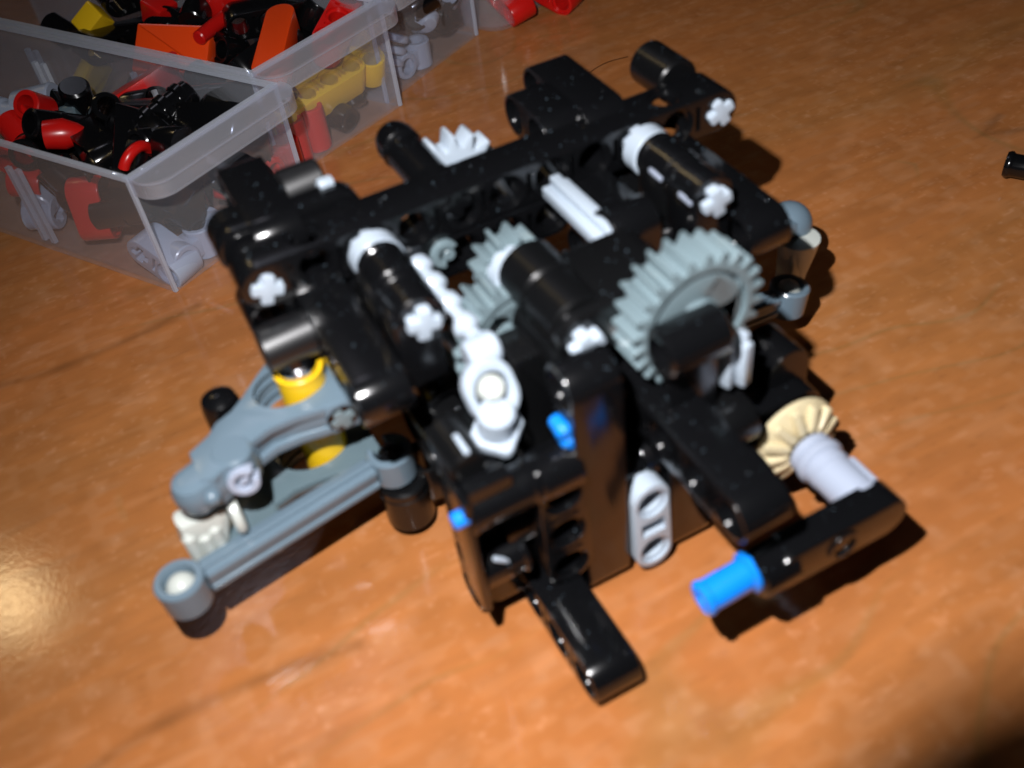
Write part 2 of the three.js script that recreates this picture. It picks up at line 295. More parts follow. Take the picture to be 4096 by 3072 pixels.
// ---- universal joint shaft in white
{
  const prof = [[0, -1.5], [0.15, -1.5]];
  for (const z of [-1.35, -0.7, 0.0, 0.7]) prof.push([0.14, z - 0.2], [0.25, z - 0.1], [0.26, z + 0.08], [0.16, z + 0.2]);
  prof.push([0.17, 1.2], [0.28, 1.3], [0, 1.32]);
  const j = add('universal_joint', lathe(prof, 18), MAT.white, [-0.02, -1.0, 1.45], 'UV', 'white universal joint running forward and bending down');
  part('yoke', join(at(cylinder(0.31, 0.5, 0.08), 0, 0, 0, 0, Math.PI / 2), at(box(0.42, 0.5, 0.55, 0.12), 0, 0, -0.2), at(cylinder(0.3, 0.62, 0.06), 0, 0.05, 0, 0, Math.PI / 2)), MAT.white, j, [-0.09, -1.02, 3.0], [-25, 0, 0, 'UV']);
  const ring = stadium(-0.1, 0.14, 0.49); ring.holes.push((() => { const p = new THREE.Path(); p.absarc(0.02, 0, 0.33, 0, Math.PI * 2, true); return p; })());
  const y = part('yoke', join(extrude(ring, 0.34, 0.09, 16), at(cylinder(0.33, 0.3, 0.04), -0.55, 0, -0.1, 0, Math.PI / 2)), MAT.white, j, [-0.26, -1.4, 3.55], [-32, 8, 0, 'Vu']);
  part('yoke_disc', cylinder(0.24, 0.34, 0.05), MAT.cream, j, [-0.27, -1.3, 3.57], [-40, 14, 0, 'Vu']);
  const lobes = new THREE.Shape(); for (let i = 0; i <= 64; i++) { const a = i / 64 * Math.PI * 2, r = 0.47 + 0.06 * Math.cos(a * 4) + 0.015 * Math.cos(a * 8); i ? lobes.lineTo(r * Math.cos(a), r * Math.sin(a)) : lobes.moveTo(r, 0); }
  part('toothed_bush', join(extrude(lobes, 0.24, 0.06, 4), at(cylinder(0.34, 0.6), 0, 0, -0.35)), MAT.white, j, [-0.4, -2.12, 3.85], [10, 0, -3, 'UW']);
}
// ---- gear train
add('axle', axleG(2.6), MAT.white, [3.12, -0.46, 1.3], [0, 0, 0, 'UV'], 'white ribbed axle lying in the open middle');
add('gear', gearG(11, 0.7, 0.46, 0.62), MAT.grey, [1.36, -0.76, 1.22], [0, 0, 10, 'UV'], 'small grey gear on the inner axle');
add('half_bush', halfBushG(), MAT.white, [1.3, -0.72, 1.66], 'UV');
add('gear', gearG(24, 1.46, 1.23, 0.8, true), MAT.grey, [1.1, -1.85, 1.85], [0, 0, 20, 'UV'], 'grey gear half hidden behind the universal joint');
add('axle', axleG(3), MAT.white, [1.36, -0.62, 2.85], [0, 0, 20, 'UV']);
add('connector', lathe([[0.3, -1], [0.55, -1], [0.6, -0.95], [0.6, -0.1], [0.55, -0.04], [0.55, 0.04], [0.6, 0.1], [0.6, 0.95], [0.55, 1], [0.3, 1], [0.3, -1]]), MAT.matte, [1.46, -0.52, 2.85], 'UV');
add('connector', cylinder(0.52, 1.6, 0.05), MAT.matte, [1.32, -1.2, 3.15], 'UV');
add('bearing_block', join(extrude(stadium(0, 1.7, 0.5), 1.75, 0.06)), BS, [1.4, -0.6, 3.2], 'UV');
add('bearing_block', box(1.75, 1.1, 0.95, 0.1), BS, [2.2, -1.3, 2.95], 'UV');
add('bearing_block', box(1.4, 2.4, 0.9, 0.1), BS, [0.95, -2.3, 3.0], 'UV');
add('gear', gearG(24, 1.35, 1.13, 0.8, true), MAT.grey, [3.28, -0.64, 4.35], [0, 0, 8, 'UV'], 'large grey gear with round holes at the right of the middle');
{
  add('connector', join(tube(0.48, 0.3, 1.25, 0.06), at(cylinder(0.32, 0.7), 0.0, 0.0, 0.2)), B, [2.86, -0.66, 5.05], [0, 0, 0, 'VW']);
  add('axle', axleG(0.95), MAT.white, [3.84, -1.62, 5.05], [0, 20, 0, 'UW']);
}
add('beam', armG(3), B, [3.9, -2.0, 2.2], 'wV');
add('beam', armG(4), B, [3.9, -1.05, 2.0], 'wV');
add('beam', armG(4), B, [3.55, -3.4, 2.0], 'VW');

// ---- black chassis
for (const u of [-0.4, 0.6, 1.6, 2.6, 3.6]) add('beam', armG(5), B, [u, -3.9, 4.4], 'wV');
for (const v of [-4.9, -5.8]) add('beam', armG(6), BS, [-0.6, v, 3.6], 'UV');
add('beam', armG(3), B, [-0.6, -2.9, 1.6], 'UV');
for (const u of [0.98, 2.9]) add('leg_beam', armG(6), B, [u, -5.82, 4.72], 'VW');
add('beam', armG(5), B, [3.6, -5.3, 4.2], 'VW');
{ // white arm with two bores and a slot, standing in front of the legs
  const g = cut(extrude(stadium(0, 1.75, 0.47), 0.9, 0.05, 14), at(boreTool.clone(), 0.1), at(boreTool.clone(), 1.65), at(new THREE.BoxGeometry(0.42, 0.62, 0.4), 0.875, 0, 0.42)).scale(0.88, 0.86, 0.9);
  add('liftarm', g, MAT.white, [1.94, -5.7, 4.95], [-3, 0, 0, 'Vu'], 'white lift arm with two holes standing at the front');
}
// long beam that points at the viewer on the right, and the crank in front of it
add('beam', armG(5), B, [2.55, -2.45, 7.35], 'wV');
add('panel', box(1.3, 1.9, 0.3), B, [3.9, -3.1, 4.2], 'UV');
add('beam', armG(3), BS, [3.5, -2.9, 5.3], 'wV');
add('beam', armG(4), B, [3.5, -4.0, 5.9], 'wV');
add('beam', armG(2, [], [0, 1]), B, [5.5, -4.1, 4.2], 'VU');
add('beam', armG(2), B, [4.55, -3.9, 4.6], 'UV');
{
  const g = join(cylinder(0.46, 0.25, 0.06), at(cylinder(0.5, 0.2, 0.05), 0, 0, 0.24), at(cylinder(0.44, 0.3, 0.03), 0, 0, 0.45), at(tube(0.42, 0.3, 0.8, 0.02), 0, 0, 0.95), at(cylinder(0.5, 0.14, 0.04), 0, 0, 1.42), at(box(0.2, 0.2, 0.7, 0.04), 0.33, 0.2, 0.98));
  add('bevel_gear', bevelGearG(), MAT.tan, [5.1, -4.1, 5.62], [0, 0, 10, 'UV'], 'tan bevel gear at the right');
  add('sleeve', g, MAT.light, [5.12, -4.1, 5.95], 'UV', 'pale grey sleeve in front of the tan gear');
  const c = add('crank', join(extrude(stadium(-2.05, 0, 0.46), 0.62, 0.05, 14), at(cylinder(0.45, 0.8, 0.06), -2.35, 0.02, 0, 0, Math.PI / 2)), B, [5.2, -4.08, 7.62], [0, 0, 0, 'UV'], 'black crank arm at the lower right');
  part('hole_rim', tube(0.34, 0.24, 0.08, 0.02), B, c, [4.2, -4.08, 7.95], 'UV');
  const pin = at(cut(lathe([[0.15, -0.62], [0.29, -0.62], [0.33, -0.58], [0.33, -0.5], [0.3, -0.46], [0.3, 0.3], [0.38, 0.34], [0.38, 0.46], [0.35, 0.5], [0, 0.5], [0, -0.3], [0.15, -0.3], [0.15, -0.62]], 24), at(new THREE.BoxGeometry(0.15, 1.2, 0.8), 0, 0, -0.5)), 0, 0, 0, 0, 0, 0.9);
  part('pin', pin, MAT.blue, c, [2.05, -4.06, 7.55], [0, 0, 4, 'VW'], 'bright blue pin with a slotted tip');
}
// front leg lying on the table, front left cluster
add('front_leg', armG(5, [], []), B, [-0.16, -5.82, 6.95], 'wV', 'black beam lying on the table and pointing at the viewer');
add('beam', armG(3), B, [0.12, -4.85, 4.78], 'VU');
add('connector', join(tube(0.41, 0.28, 1.3), at(tube(0.45, 0.3, 0.14), 0, 0, 0.62), at(tube(0.45, 0.3, 0.14), 0, 0, -0.6), at(cylinder(0.45, 0.85), 0, 0, 1.12)), B, [-0.95, -2.45, 4.9], 'VW');
add('connector', join(tube(0.41, 0.28, 1.0), at(tube(0.45, 0.3, 0.14), 0, 0, 0.45), at(tube(0.45, 0.3, 0.14), 0, 0, -0.45)), B, [-1.12, -4.35, 4.75], 'VW');
add('slot', box(0.1, 0.08, 0.5, 0.03), MAT.white, [-1.1, -4.05, 5.03], [45, 90, 0, 'UV']);
add('connector', cylinder(0.34, 1.05), MAT.matte, [-1.3, -1.62, 4.25], 'UV');
add('slot', box(0.1, 0.08, 0.5, 0.03), MAT.white, [-1.27, -1.28, 4.5], 'UV');
add('beam', box(0.85, 0.4, 0.35, 0.04), B, [-1.12, -1.98, 4.95], 'UV');
add('side_plate', box(0.16, 3.2, 0.8, 0.05), B, [-1.62, -3.45, 4.85], 'UV');
add('beam', armG(4), B, [-1.08, -5.82, 4.1], 'VW');
add('beam', armG(3), BS, [-0.9, -3.2, 3.7], 'wV');
for (const [u, v] of [[0.42, -1.55], [0.5, -1.85]]) add('pin', lathe([[0, -0.2], [0.14, -0.2], [0.17, 0.1], [0.1, 0.2], [0, 0.2]], 14), MAT.blue, [u, v, 4.85], 'UV');
add('pin', cylinder(0.16, 0.3, 0.04, 14), MAT.blue, [-1.74, -2.3, 5.1], 'VW');
// ---- right suspension
add('suspension_arm', join(extrude(stadium(-3.2, 0, 0.5), 0.6, 0.2), at(new THREE.SphereGeometry(0.55, 20, 14), 0.05)), MAT.greyArm, [9.2, -3.95, 0.05], [0, 0, -20, 'Uw'], 'grey end of the right suspension arm');
add('wheel_hub', join(at(lathe([[0, -0.8], [0.2, -0.8], [0.28, -0.3], [0.42, 0.3], [0.5, 0.7], [0, 0.75]], 20), 0, 0, 0), at(box(0.3, 0.6, 1.2, 0.08), -0.25, 0, 0)), MAT.cream, [9.15, -4.75, 0.55], [0, 0, 0, 'Uw']);
steeringRod([8.35, -5.0, 1.25], [4.2, -4.4, 1.6], false, 'grey steering rod at the far right, mostly hidden');

{ // dust grains on the black pieces
  scene.updateMatrixWorld(true);
  const gs = []; mech.traverse((m) => { if (m.isMesh && (m.material === B || m.material === BS)) gs.push(m.geometry.clone().applyMatrix4(m.matrixWorld)); });
  const sampler = new MeshSurfaceSampler(new THREE.Mesh(mergeGeometries(gs))); sampler.randomGenerator = rng; sampler.build();
  const n = 2600, inst = new THREE.InstancedMesh(new THREE.IcosahedronGeometry(M * 0.013, 0), MAT.greyArm, n), p = new THREE.Vector3(), nn = new THREE.Vector3(), mt = new THREE.Matrix4(), q = new THREE.Quaternion();
  let k = 0; for (let i = 0; i < 60000 && k < n; i++) { sampler.sample(p, nn); if (nn.y < 0.25 || rng() > nn.y) continue; const s = 0.35 + 0.9 * rng() ** 3; q.setFromEuler(new THREE.Euler(rng() * 6, rng() * 6, 0)); inst.setMatrixAt(k++, mt.compose(p, q, nn.set(s, s * 0.6, s))); }
  inst.count = k; inst.name = 'dust'; inst.userData.kind = 'stuff'; scene.add(inst); mech.attach(inst);
}

// ---------------------------------------------------------------- storage bins behind
const milky = new THREE.MeshPhysicalMaterial({ roughness: 0.14, ior: 1.4, transmission: 0.945, thickness: 0 }); milky.color.setRGB(0.955, 0.97, 1.0);
const milkyLip = new THREE.MeshPhysicalMaterial({ roughness: 0.28, ior: 1.49, transmission: 0.87, thickness: 0 }); milkyLip.color.setRGB(0.92, 0.94, 0.99);
const milkyRim = new THREE.MeshPhysicalMaterial({ roughness: 0.29, ior: 1.49, transmission: 0.66, thickness: 0 }); milkyRim.color.setRGB(0.82, 0.86, 0.93);
function slab(o, a, b, c) {                                       // parallelepiped from a corner and three edges, in M
  const v = (i, j, k) => [0, 1, 2].map((n) => o[n] + i * a[n] + j * b[n] + k * c[n]);
  const q = [v(0, 0, 0), v(1, 0, 0), v(1, 1, 0), v(0, 1, 0), v(0, 0, 1), v(1, 0, 1), v(1, 1, 1), v(0, 1, 1)];
  const det = a[0] * (b[1] * c[2] - b[2] * c[1]) - a[1] * (b[0] * c[2] - b[2] * c[0]) + a[2] * (b[0] * c[1] - b[1] * c[0]);
  const f = [[0, 3, 2, 1], [4, 5, 6, 7], [0, 1, 5, 4], [3, 7, 6, 2], [0, 4, 7, 3], [1, 2, 6, 5]], pos = [];
  for (const [i, j, k, l] of f) for (const n of det > 0 ? [i, j, k, i, k, l] : [i, k, j, i, l, k]) pos.push(...q[n]);
  const g = new THREE.BufferGeometry(); g.setAttribute('position', new THREE.Float32BufferAttribute(pos, 3)); g.computeVertexNormals(); return g;
}
function bin(A, f, w, s, L, label, H = 3.8) {
  const t = thing('storage_bin', label, 'storage bin', [A[0], -LIFT, A[1]], 'translucent storage bins behind the mechanism');
  const F = [f[0] * w, 0, f[1] * w], D = [s[0] * L, 0, s[1] * L], th = 0.13, up = [0, H - 0.12, 0], y0 = -LIFT + 0.02, y1 = y0 + H - 0.12;
  const n = [-f[1], f[0]], nf = [f[0] * th, 0, f[1] * th], ns = [s[0] * th, 0, s[1] * th];
  const o = (a, b, y) => [A[0] + f[0] * a + s[0] * b, y, A[1] + f[1] * a + s[1] * b];
  const put = (name, g, m) => part(name, g, m, t, [0, -LIFT, 0]);
  const sh = (g) => g.translate(0, LIFT, 0);                       // geometry below is written in lattice heights
  const local = (g) => sh(g);
  put('floor', local(slab(o(th + 0.02, th + 0.02, y0), [f[0] * (w - 2 * th - 0.04), 0, f[1] * (w - 2 * th - 0.04)], [s[0] * (L - 2 * th - 0.04), 0, s[1] * (L - 2 * th - 0.04)], [0, 0.12, 0])), milky);
  put('front_wall', local(slab(o(0, 0, y0), F, ns, up)), milky);
  put('back_wall', local(slab(o(0, L - th, y0), F, ns, up)), milky);
  put('side_wall', local(slab(o(0, th + 0.005, y0), nf, [s[0] * (L - 2 * th - 0.01), 0, s[1] * (L - 2 * th - 0.01)], up)), milky);
  put('side_wall', local(slab(o(w - th, th + 0.005, y0), nf, [s[0] * (L - 2 * th - 0.01), 0, s[1] * (L - 2 * th - 0.01)], up)), milky);
  for (const a of [-0.012, w - 0.09]) put('corner_edge', local(slab(o(a, -0.012, y0 + 0.002), [f[0] * 0.1, 0, f[1] * 0.1], [s[0] * 0.1, 0, s[1] * 0.1], [0, H - 0.13, 0])), milkyRim);
  const e = 0.012, rt = th + 2 * e, rf = [f[0] * rt, 0, f[1] * rt], rs = [s[0] * rt, 0, s[1] * rt], rh = [0, 0.13, 0];
  put('rim', local(join(slab(o(-e, -e, y1 + 0.002), [f[0] * (w + 2 * e), 0, f[1] * (w + 2 * e)], rs, rh), slab(o(-e, L - th - e, y1 + 0.002), [f[0] * (w + 2 * e), 0, f[1] * (w + 2 * e)], rs, rh),
    slab(o(-e, rt - e + 0.003, y1 + 0.002), rf, [s[0] * (L - 2 * rt + 2 * e), 0, s[1] * (L - 2 * rt + 2 * e)], rh), slab(o(w - th - e, rt - e + 0.003, y1 + 0.002), rf, [s[0] * (L - 2 * rt + 2 * e), 0, s[1] * (L - 2 * rt + 2 * e)], rh))), milkyRim);
  for (const b of [5.2, 10.4]) for (const a of [th + 0.005, w - th - 0.145]) for (const k of [0, 0.42]) put('divider_rib', local(slab(o(a, b + k, y0 + 0.14), [f[0] * 0.14, 0, f[1] * 0.14], [s[0] * 0.16, 0, s[1] * 0.16], [0, 2.6, 0])), milkyRim);
  // handle lip along the front: a flange with rounded corners and a turned-down edge
  const out = 0.95, r = 0.72, path = [[0.02, 0]];
  for (let i = 0; i <= 8; i++) { const a = Math.PI + (Math.PI / 2) * (i / 8); path.push([0.02 + r + r * Math.cos(a), out - r - r * Math.sin(a)]); }
  for (let i = 0; i <= 8; i++) { const a = Math.PI / 2 * (1 - i / 8); path.push([w + 0.12 - r + r * Math.cos(a), out - r + r * Math.sin(a)]); }
  path.push([w + 0.12, 0]);
  const plate = new THREE.ExtrudeGeometry(poly(path), { depth: 0.1, bevelEnabled: false });
  const inner = path.map(([x, y], i) => { const a = path[Math.max(0, i - 1)], b = path[Math.min(path.length - 1, i + 1)], dx = b[0] - a[0], dy = b[1] - a[1], l = Math.hypot(dx, dy); return [x + dy / l * 0.1, y - dx / l * 0.1]; });
  const skirt = new THREE.ExtrudeGeometry(poly([...path, ...inner.reverse()]), { depth: 0.42, bevelEnabled: false });
  skirt.translate(0, 0, 0.103);
  const basis = new THREE.Matrix4().makeBasis(new THREE.Vector3(f[0], 0, f[1]), new THREE.Vector3(n[0], 0, n[1]), new THREE.Vector3(0, -1, 0)).setPosition(A[0] + n[0] * (e + 0.004), y1 + 0.13, A[1] + n[1] * (e + 0.004));
  put('handle_lip', local(toCreasedNormals(join(plate, skirt).applyMatrix4(basis), 0.6)), milkyLip);
  return t;
}
const S = [-0.535, -0.845];
bin([-4.36, -9.68], [0.899, -0.438], 5.45, S, 22, 'front-left translucent bin, nearest the mechanism, heaped with black, red and grey pieces');
bin([0.10, -13.15], [0.920, -0.392], 5.45, S, 22, 'second translucent bin, heaped with black beams and two yellow beams');
bin([4.75, -15.72], [0.881, -0.473], 5.45, S, 18, 'third translucent bin from the left, holding small black and pale grey pieces');
{ // rounded box farthest right
  const t = thing('storage_bin', 'rounded translucent box farthest right, filled with red pieces', 'storage bin', [12, -LIFT, -22], 'translucent storage bins behind the mechanism');
  const shape = (g) => roundRect(7 + 2 * g, 9 + 2 * g, 0.9 + g), wall = shape(0); wall.holes.push(shape(-0.16));
  const rimS = shape(0.06); rimS.holes.push(shape(-0.2));
  const o = new THREE.Quaternion().setFromEuler(new THREE.Euler(0, THREE.MathUtils.degToRad(27), 0)).multiply(turn('Uw')), c = [11.35, 0, -23.25];
  const up = (y) => [c[0], -LIFT + y, c[2]];
  part('wall', extrude(wall, 4, 0.02, 8), milky, t, up(2.16), o);
  part('floor', extrude(shape(0), 0.14, 0.04, 8), milky, t, up(0.08), o);
  part('rim', extrude(rimS, 0.14, 0.03, 8), milkyRim, t, up(4.24), o);
}

// ---------------------------------------------------------------- pieces in the bins, each a thing of its own
const piece = (name, label, g, mat, pos, o, group) => single(name, label, 'toy piece', g, mat, pos, o, group);
const full = (n) => armG(n), roundPlug = once('plug', () => cylinder(0.48, 1.0, 0.08)), conn = once('conn', () => join(tube(0.46, 0.3, 1.9, 0.05), tube(0.49, 0.3, 0.25, 0.04)));
const plug2 = once('plug2', () => join(tube(0.46, 0.3, 0.96), at(tube(0.46, 0.3, 0.96), 0.95, 0, 0, Math.PI / 2), at(box(0.6, 0.6, 0.7), 0.5)));
const kindOf = (g) => g === conn ? ['black_tube', 'black tube connector'] : g === plug2 ? ['black_elbow', 'black elbow connector'] : g === roundPlug ? ['black_plug', 'black round plug'] : ['black_beam', 'black lift arm'];
// front bin
piece('tube_piece', 'pale grey tube, open end to the right, at the back left of the front bin', tube(0.62, 0.4, 1.35, 0.05), MAT.light, [-5.85, -3.75, -18.3], [-8, 62, 0, 'UV']);
piece('axle_piece', 'dark grey stub in front of the pale grey tube in the front bin', cylinder(0.3, 1.0), MAT.greyDark, [-5.2, -3.95, -17.5], [-10, 62, 0, 'UV']);
piece('bush_piece', 'pale grey bush at the left edge of the picture in the front bin', bushG(), MAT.light, [-6.8, -3.85, -18.6], [10, 40, 0, 'UV']);
piece('red_piece', 'dark red bent piece at the left edge in the front bin, above the other red one', plug2, MAT.red, [-6.7, -3.8, -17.2], [30, 20, 40, 'UV']);
piece('red_piece', 'red piece at the left edge of the front bin, lower one', plug2, MAT.red, [-7.1, -4.3, -16.8], [0, -30, 10, 'UV']);
piece('red_piece', 'red pointed piece lying on black ones in the left half of the front bin', lathe([[0, -0.5], [0.42, -0.45], [0.46, 0.1], [0.3, 0.5], [0.12, 0.75], [0, 0.76]]), MAT.red, [-5.5, -3.35, -15.1], [10, 75, 0, 'UV']);
piece('red_beam', 'bright red rounded beam standing against the back wall of the front bin', armG(3, [], [0, 1, 2]), MAT.red, [-3.6, -3.9, -16.6], [-20, 30, 0, 'UW']);
piece('red_piece', 'red hook-shaped piece near the front corner of the front bin', new THREE.TorusGeometry(0.55, 0.16, 10, 24, 2.6), MAT.red, [-3.9, -3.6, -12.4], [20, 35, 10, 'UV']);
piece('red_piece', 'red bent piece behind the side wall of the front bin, near its corner', join(armG(2), at(armG(2).clone(), 0, 0, 0, 0, 0, 1.2)), MAT.red, [-5.55, -5.35, -13.0], [0, 62, 10, 'UV']);
piece('red_piece', 'red long piece seen through the side of the front bin, left of the ribs', join(armG(3)), MAT.red, [-7.0, -4.7, -15.6], [10, 62, -20, 'UV']);
piece('grey_piece', 'pale grey ridged piece seen through the side of the front bin, left of the ribs', join(bushG(), at(cylinder(0.5, 1.6), 0.6, 0.3, 0, 0, Math.PI / 2)), MAT.light, [-7.0, -5.65, -15.2], [0, 60, 0, 'UV']);
piece('grey_piece', 'pale grey oval piece with a hole, lowest in the front corner of the front bin', armG(2, [0]), MAT.light, [-4.45, -5.45, -11.1], [0, -57, -28, 'UV']);
piece('grey_piece', 'grey connector behind the front wall of the front bin, left of the other one', plug2, MAT.light, [-3.9, -5.75, -10.6], [0, 26, 0, 'UV']);
piece('grey_piece', 'grey connector behind the front wall of the front bin, right of the other one', join(bushG()), MAT.light, [-2.6, -5.7, -11.4], [0, 26, 0, 'UV']);
piece('red_piece', 'red piece behind the front wall of the front bin, at its right end', plug2, MAT.red, [-0.4, -5.4, -12.9], [0, 26, 0, 'UV']);
piece('red_piece', 'red piece behind the front wall of the front bin, under the middle of the lip', plug2, MAT.red, [-1.6, -5.2, -12.2], [20, 60, 0, 'UV']);
piece('black_plug', 'black round plug at the right end behind the front wall of the front bin', roundPlug, MAT.black, [-0.5, -4.5, -12.8], [-70, 0, 0, 'UV']);
piece('black_piece', 'tall black rounded piece behind the front wall of the front bin', join(armG(3, [], [0, 1, 2])), MAT.black, [-3.3, -5.0, -11.4], [-10, 30, 65, 'UV']);
piece('black_piece', 'black ribbed bar with a row of glints, right of the middle in the front bin', join(at(cylinder(0.42, 2.6), 0, 0, 0, 0, Math.PI / 2), ...[-0.9, -0.3, 0.3, 0.9].map((x) => at(tube(0.5, 0.3, 0.3), x, 0, 0, 0, Math.PI / 2))), MAT.black, [-2.75, -3.4, -14.3], [0, 22, 8, 'UV']);
piece('black_piece', 'black round bush at the back of the front bin, right of the grey tube', roundPlug, MAT.black, [-4.66, -3.55, -17.6], [-70, 10, 0, 'UV']);
const heap1 = [[-5.5, -3.5, -15.9, conn], [-3.7, -3.6, -15.2, full(3)], [-2.0, -3.7, -13.9, full(3)], [-3.0, -3.7, -13.5, conn], [-4.9, -3.9, -13.4, full(3)], [-0.9, -3.9, -14.4, full(3)], [-2.2, -4.0, -12.4, full(3)], [-6.2, -4.1, -16.9, full(3)], [-5.4, -4.2, -17.6, conn], [-1.5, -4.2, -12.2, full(2)], [-3.6, -3.8, -12.9, conn], [-4.2, -3.7, -16.0, conn], [-4.95, -3.8, -15.4, full(3)], [-6.5, -3.9, -16.0, conn], [-1.35, -3.6, -13.6, full(2)], [-4.3, -4.0, -12.6, full(3)], [-3.2, -4.1, -13.2, plug2], [-2.2, -4.3, -13.2, full(3)], [-5.2, -4.3, -13.9, full(3)], [-6.1, -4.6, -15.0, plug2], [-3.9, -4.6, -14.6, full(3)], [-2.9, -4.9, -12.0, roundPlug], [-1.4, -4.7, -12.9, roundPlug], [-4.7, -4.8, -12.3, conn], [-5.6, -5.0, -14.4, conn], [-3.0, -4.4, -15.6, plug2], [-0.5, -4.4, -13.6, conn], [-4.1, -3.9, -14.2, conn], [-5.9, -4.5, -16.9, full(2)], [-3.4, -4.1, -12.3, plug2], [-2.0, -3.9, -14.8, plug2]];
for (const [u, v, w, g] of heap1) { const [kn, kl] = kindOf(g); piece(kn, kl + ' heaped among the other black pieces in the front bin', g, MAT.black, [u, v, w], [R(-45, 45), R(-90, 90), R(-35, 35), 'UV'], kl + 's heaped in the front bin'); }
// second bin
piece('yellow_beam', 'yellow beam with three open holes up, along the front wall of the second bin', full(4), MAT.yellow, [0.95, -4.9, -14.6], [17, 23, 0, 'Uw']);
piece('yellow_beam', 'yellow beam slanting to the right wall of the second bin', full(4), MAT.yellow, [4.55, -5.0, -16.05], [0, 96, 20, 'Uw']);
piece('red_tube', 'red tube standing at the front wall of the second bin, left of its twin', tube(0.46, 0.3, 1.5), MAT.red, [0.95, -5.5, -14.1], [0, 0, 0, 'UW']);
piece('red_tube', 'red tube standing at the front wall of the second bin, right of its twin', tube(0.46, 0.3, 1.5), MAT.red, [1.75, -5.5, -14.5], [0, 0, 0, 'UW']);
piece('red_piece', 'large red panel with a smooth side at the left of the second bin', join(box(2.6, 1.7, 0.9, 0.12)), MAT.orange, [-1.15, -3.75, -18.9], [-52, -28, -8, 'UV']);
piece('red_piece', 'large red panel seen dimly through both bin walls in the second bin', join(box(3.6, 2.0, 0.8, 0.2)), MAT.red, [-1.9, -4.7, -17.6], [-10, 57, 10, 'UV']);
piece('yellow_piece', 'curved yellow panel seen dimly through the bin walls at the left', join(box(4.6, 1.1, 0.6, 0.2), at(box(1.6, 0.8, 0.6, 0.2), -2.6, 0.8, 0, 0, 0, -0.9)), MAT.yellow, [-4.6, -4.9, -20.4], [0, 57, 10, 'UV']);
piece('orange_beam', 'orange-red beam with a smooth side, sloping up in the middle of the second bin', armG(4, [], [0, 1, 2, 3]), MAT.orange, [0.9, -3.55, -14.7], [0, 62, 6, 'UW']);
piece('red_beam', 'red beam with a hole beside the orange-red one in the second bin', full(3), MAT.red, [3.1, -3.6, -15.6], [20, 50, 12, 'UW']);
piece('red_piece', 'thin red piece between the black beams in the second bin', cylinder(0.24, 1.6), MAT.red, [0.2, -3.15, -18.6], [0, 130, 0, 'UV']);
piece('red_piece', 'small red piece at the top edge left of the glossy black tube', box(0.9, 0.9, 0.9), MAT.red, [-0.95, -3.3, -21.5], [20, 30, 0, 'UV']);
piece('red_beam', 'red beam at the top edge of the picture', armG(5, [], [0, 1, 2, 3, 4]), MAT.red, [0.9, -2.9, -20.2], [0, 20, 0, 'UW']);
piece('yellow_piece', 'small yellow corner between black beams at the top left', box(1.0, 0.8, 0.8), MAT.yellow, [-3.15, -3.3, -22.4], [30, 20, 40, 'UV']);
piece('black_tube', 'glossy black tube pointing up at the top edge of the picture', cylinder(0.5, 2.6), MAT.black, [0.45, -3.0, -20.6], [10, -35, 0, 'UV']);
const heap2 = [[-4.3, -3.5, -23.0, roundPlug, 30, 40], [-3.6, -3.8, -21.6, full(5), 10, 20], [-1.2, -3.6, -20.6, full(3), -30, -40], [0.5, -3.9, -18.2, full(4), 30, 115], [0.5, -3.8, -16.2, full(3), 50, 30], [1.1, -3.2, -18.6, full(5), 5, -8], [3.5, -3.4, -17.8, full(3), -50, 70], [3.4, -4.6, -16.6, roundPlug, 0, 0], [2.6, -5.7, -15.5, conn, 10, 30], [3.5, -5.6, -15.9, roundPlug, 50, 10], [2.2, -4.4, -17.2, full(5), 20, 60], [-0.6, -4.5, -17.2, conn, 30, 20], [4.2, -5.5, -16.6, full(3), 10, 80], [-2.6, -4.8, -19.4, full(5), 30, 60], [0.2, -5.2, -15.4, full(3), 30, 60], [-2.2, -2.9, -22.8, full(7), 10, 10], [2.2, -3.1, -20.9, full(5), 20, 60], [-0.9, -4.3, -16.2, conn, 0, 60], [1.2, -4.2, -15.6, plug2, 0, 30], [4.0, -4.2, -18.8, full(3), 30, 30]];
for (const [u, v, w, g, a, b] of heap2) { const [kn, kl] = kindOf(g); piece(kn, kl + ' heaped in the second bin', g, MAT.black, [u, v, w], [a, b, R(-20, 20), 'UV'], kl + 's heaped in the second bin'); }
// third bin
for (const [lab, u, v, w, a] of [['pale grey ball-headed piece in the middle of the third bin', 7.3, -4.55, -18.0, 0], ['pale grey toothed piece at the right of the third bin', 8.5, -5.0, -18.7, 50]]) piece('grey_piece', lab, a ? join(gearG(8, 0.5, 0.32, 0.4), at(plug2.clone(), 0.3, 0.4)) : lathe([[0, -0.9], [0.32, -0.9], [0.36, 0.1], [0.5, 0.3], [0.5, 0.6], [0.3, 0.8], [0, 0.85]]), MAT.light, [u, v, w], [20, a, 30, 'UV']);
piece('grey_piece', 'pale grey ribbed piece at the left of the third bin, upper of two', join(...[-0.4, 0, 0.4].map((x) => at(cylinder(0.45, 0.26), x, 0, 0, 0, Math.PI / 2))), MAT.light, [5.75, -5.1, -17.0], [10, 40, 60, 'UV']);
piece('grey_piece', 'pale grey elbow at the left of the third bin, lower of two', plug2, MAT.light, [5.9, -5.75, -17.15], [0, 20, 0, 'UV']);
const heap3 = []; for (let i = 0; i < 16; i++) heap3.push([R(1.6, 4.9), R(0.75, 2.4), R(-5.7, -3.9)]);
for (const [a, b, v] of heap3) piece('black_piece', 'small black connector heaped in the third bin', [conn, plug2, roundPlug, full(2)][Math.floor(R(0, 4))], MAT.black, [4.75 + 0.881 * a + S[0] * b, v, -15.72 - 0.473 * a + S[1] * b], [R(-60, 60), R(-90, 90), R(-40, 40), 'UV'], 'small black pieces in the third bin');
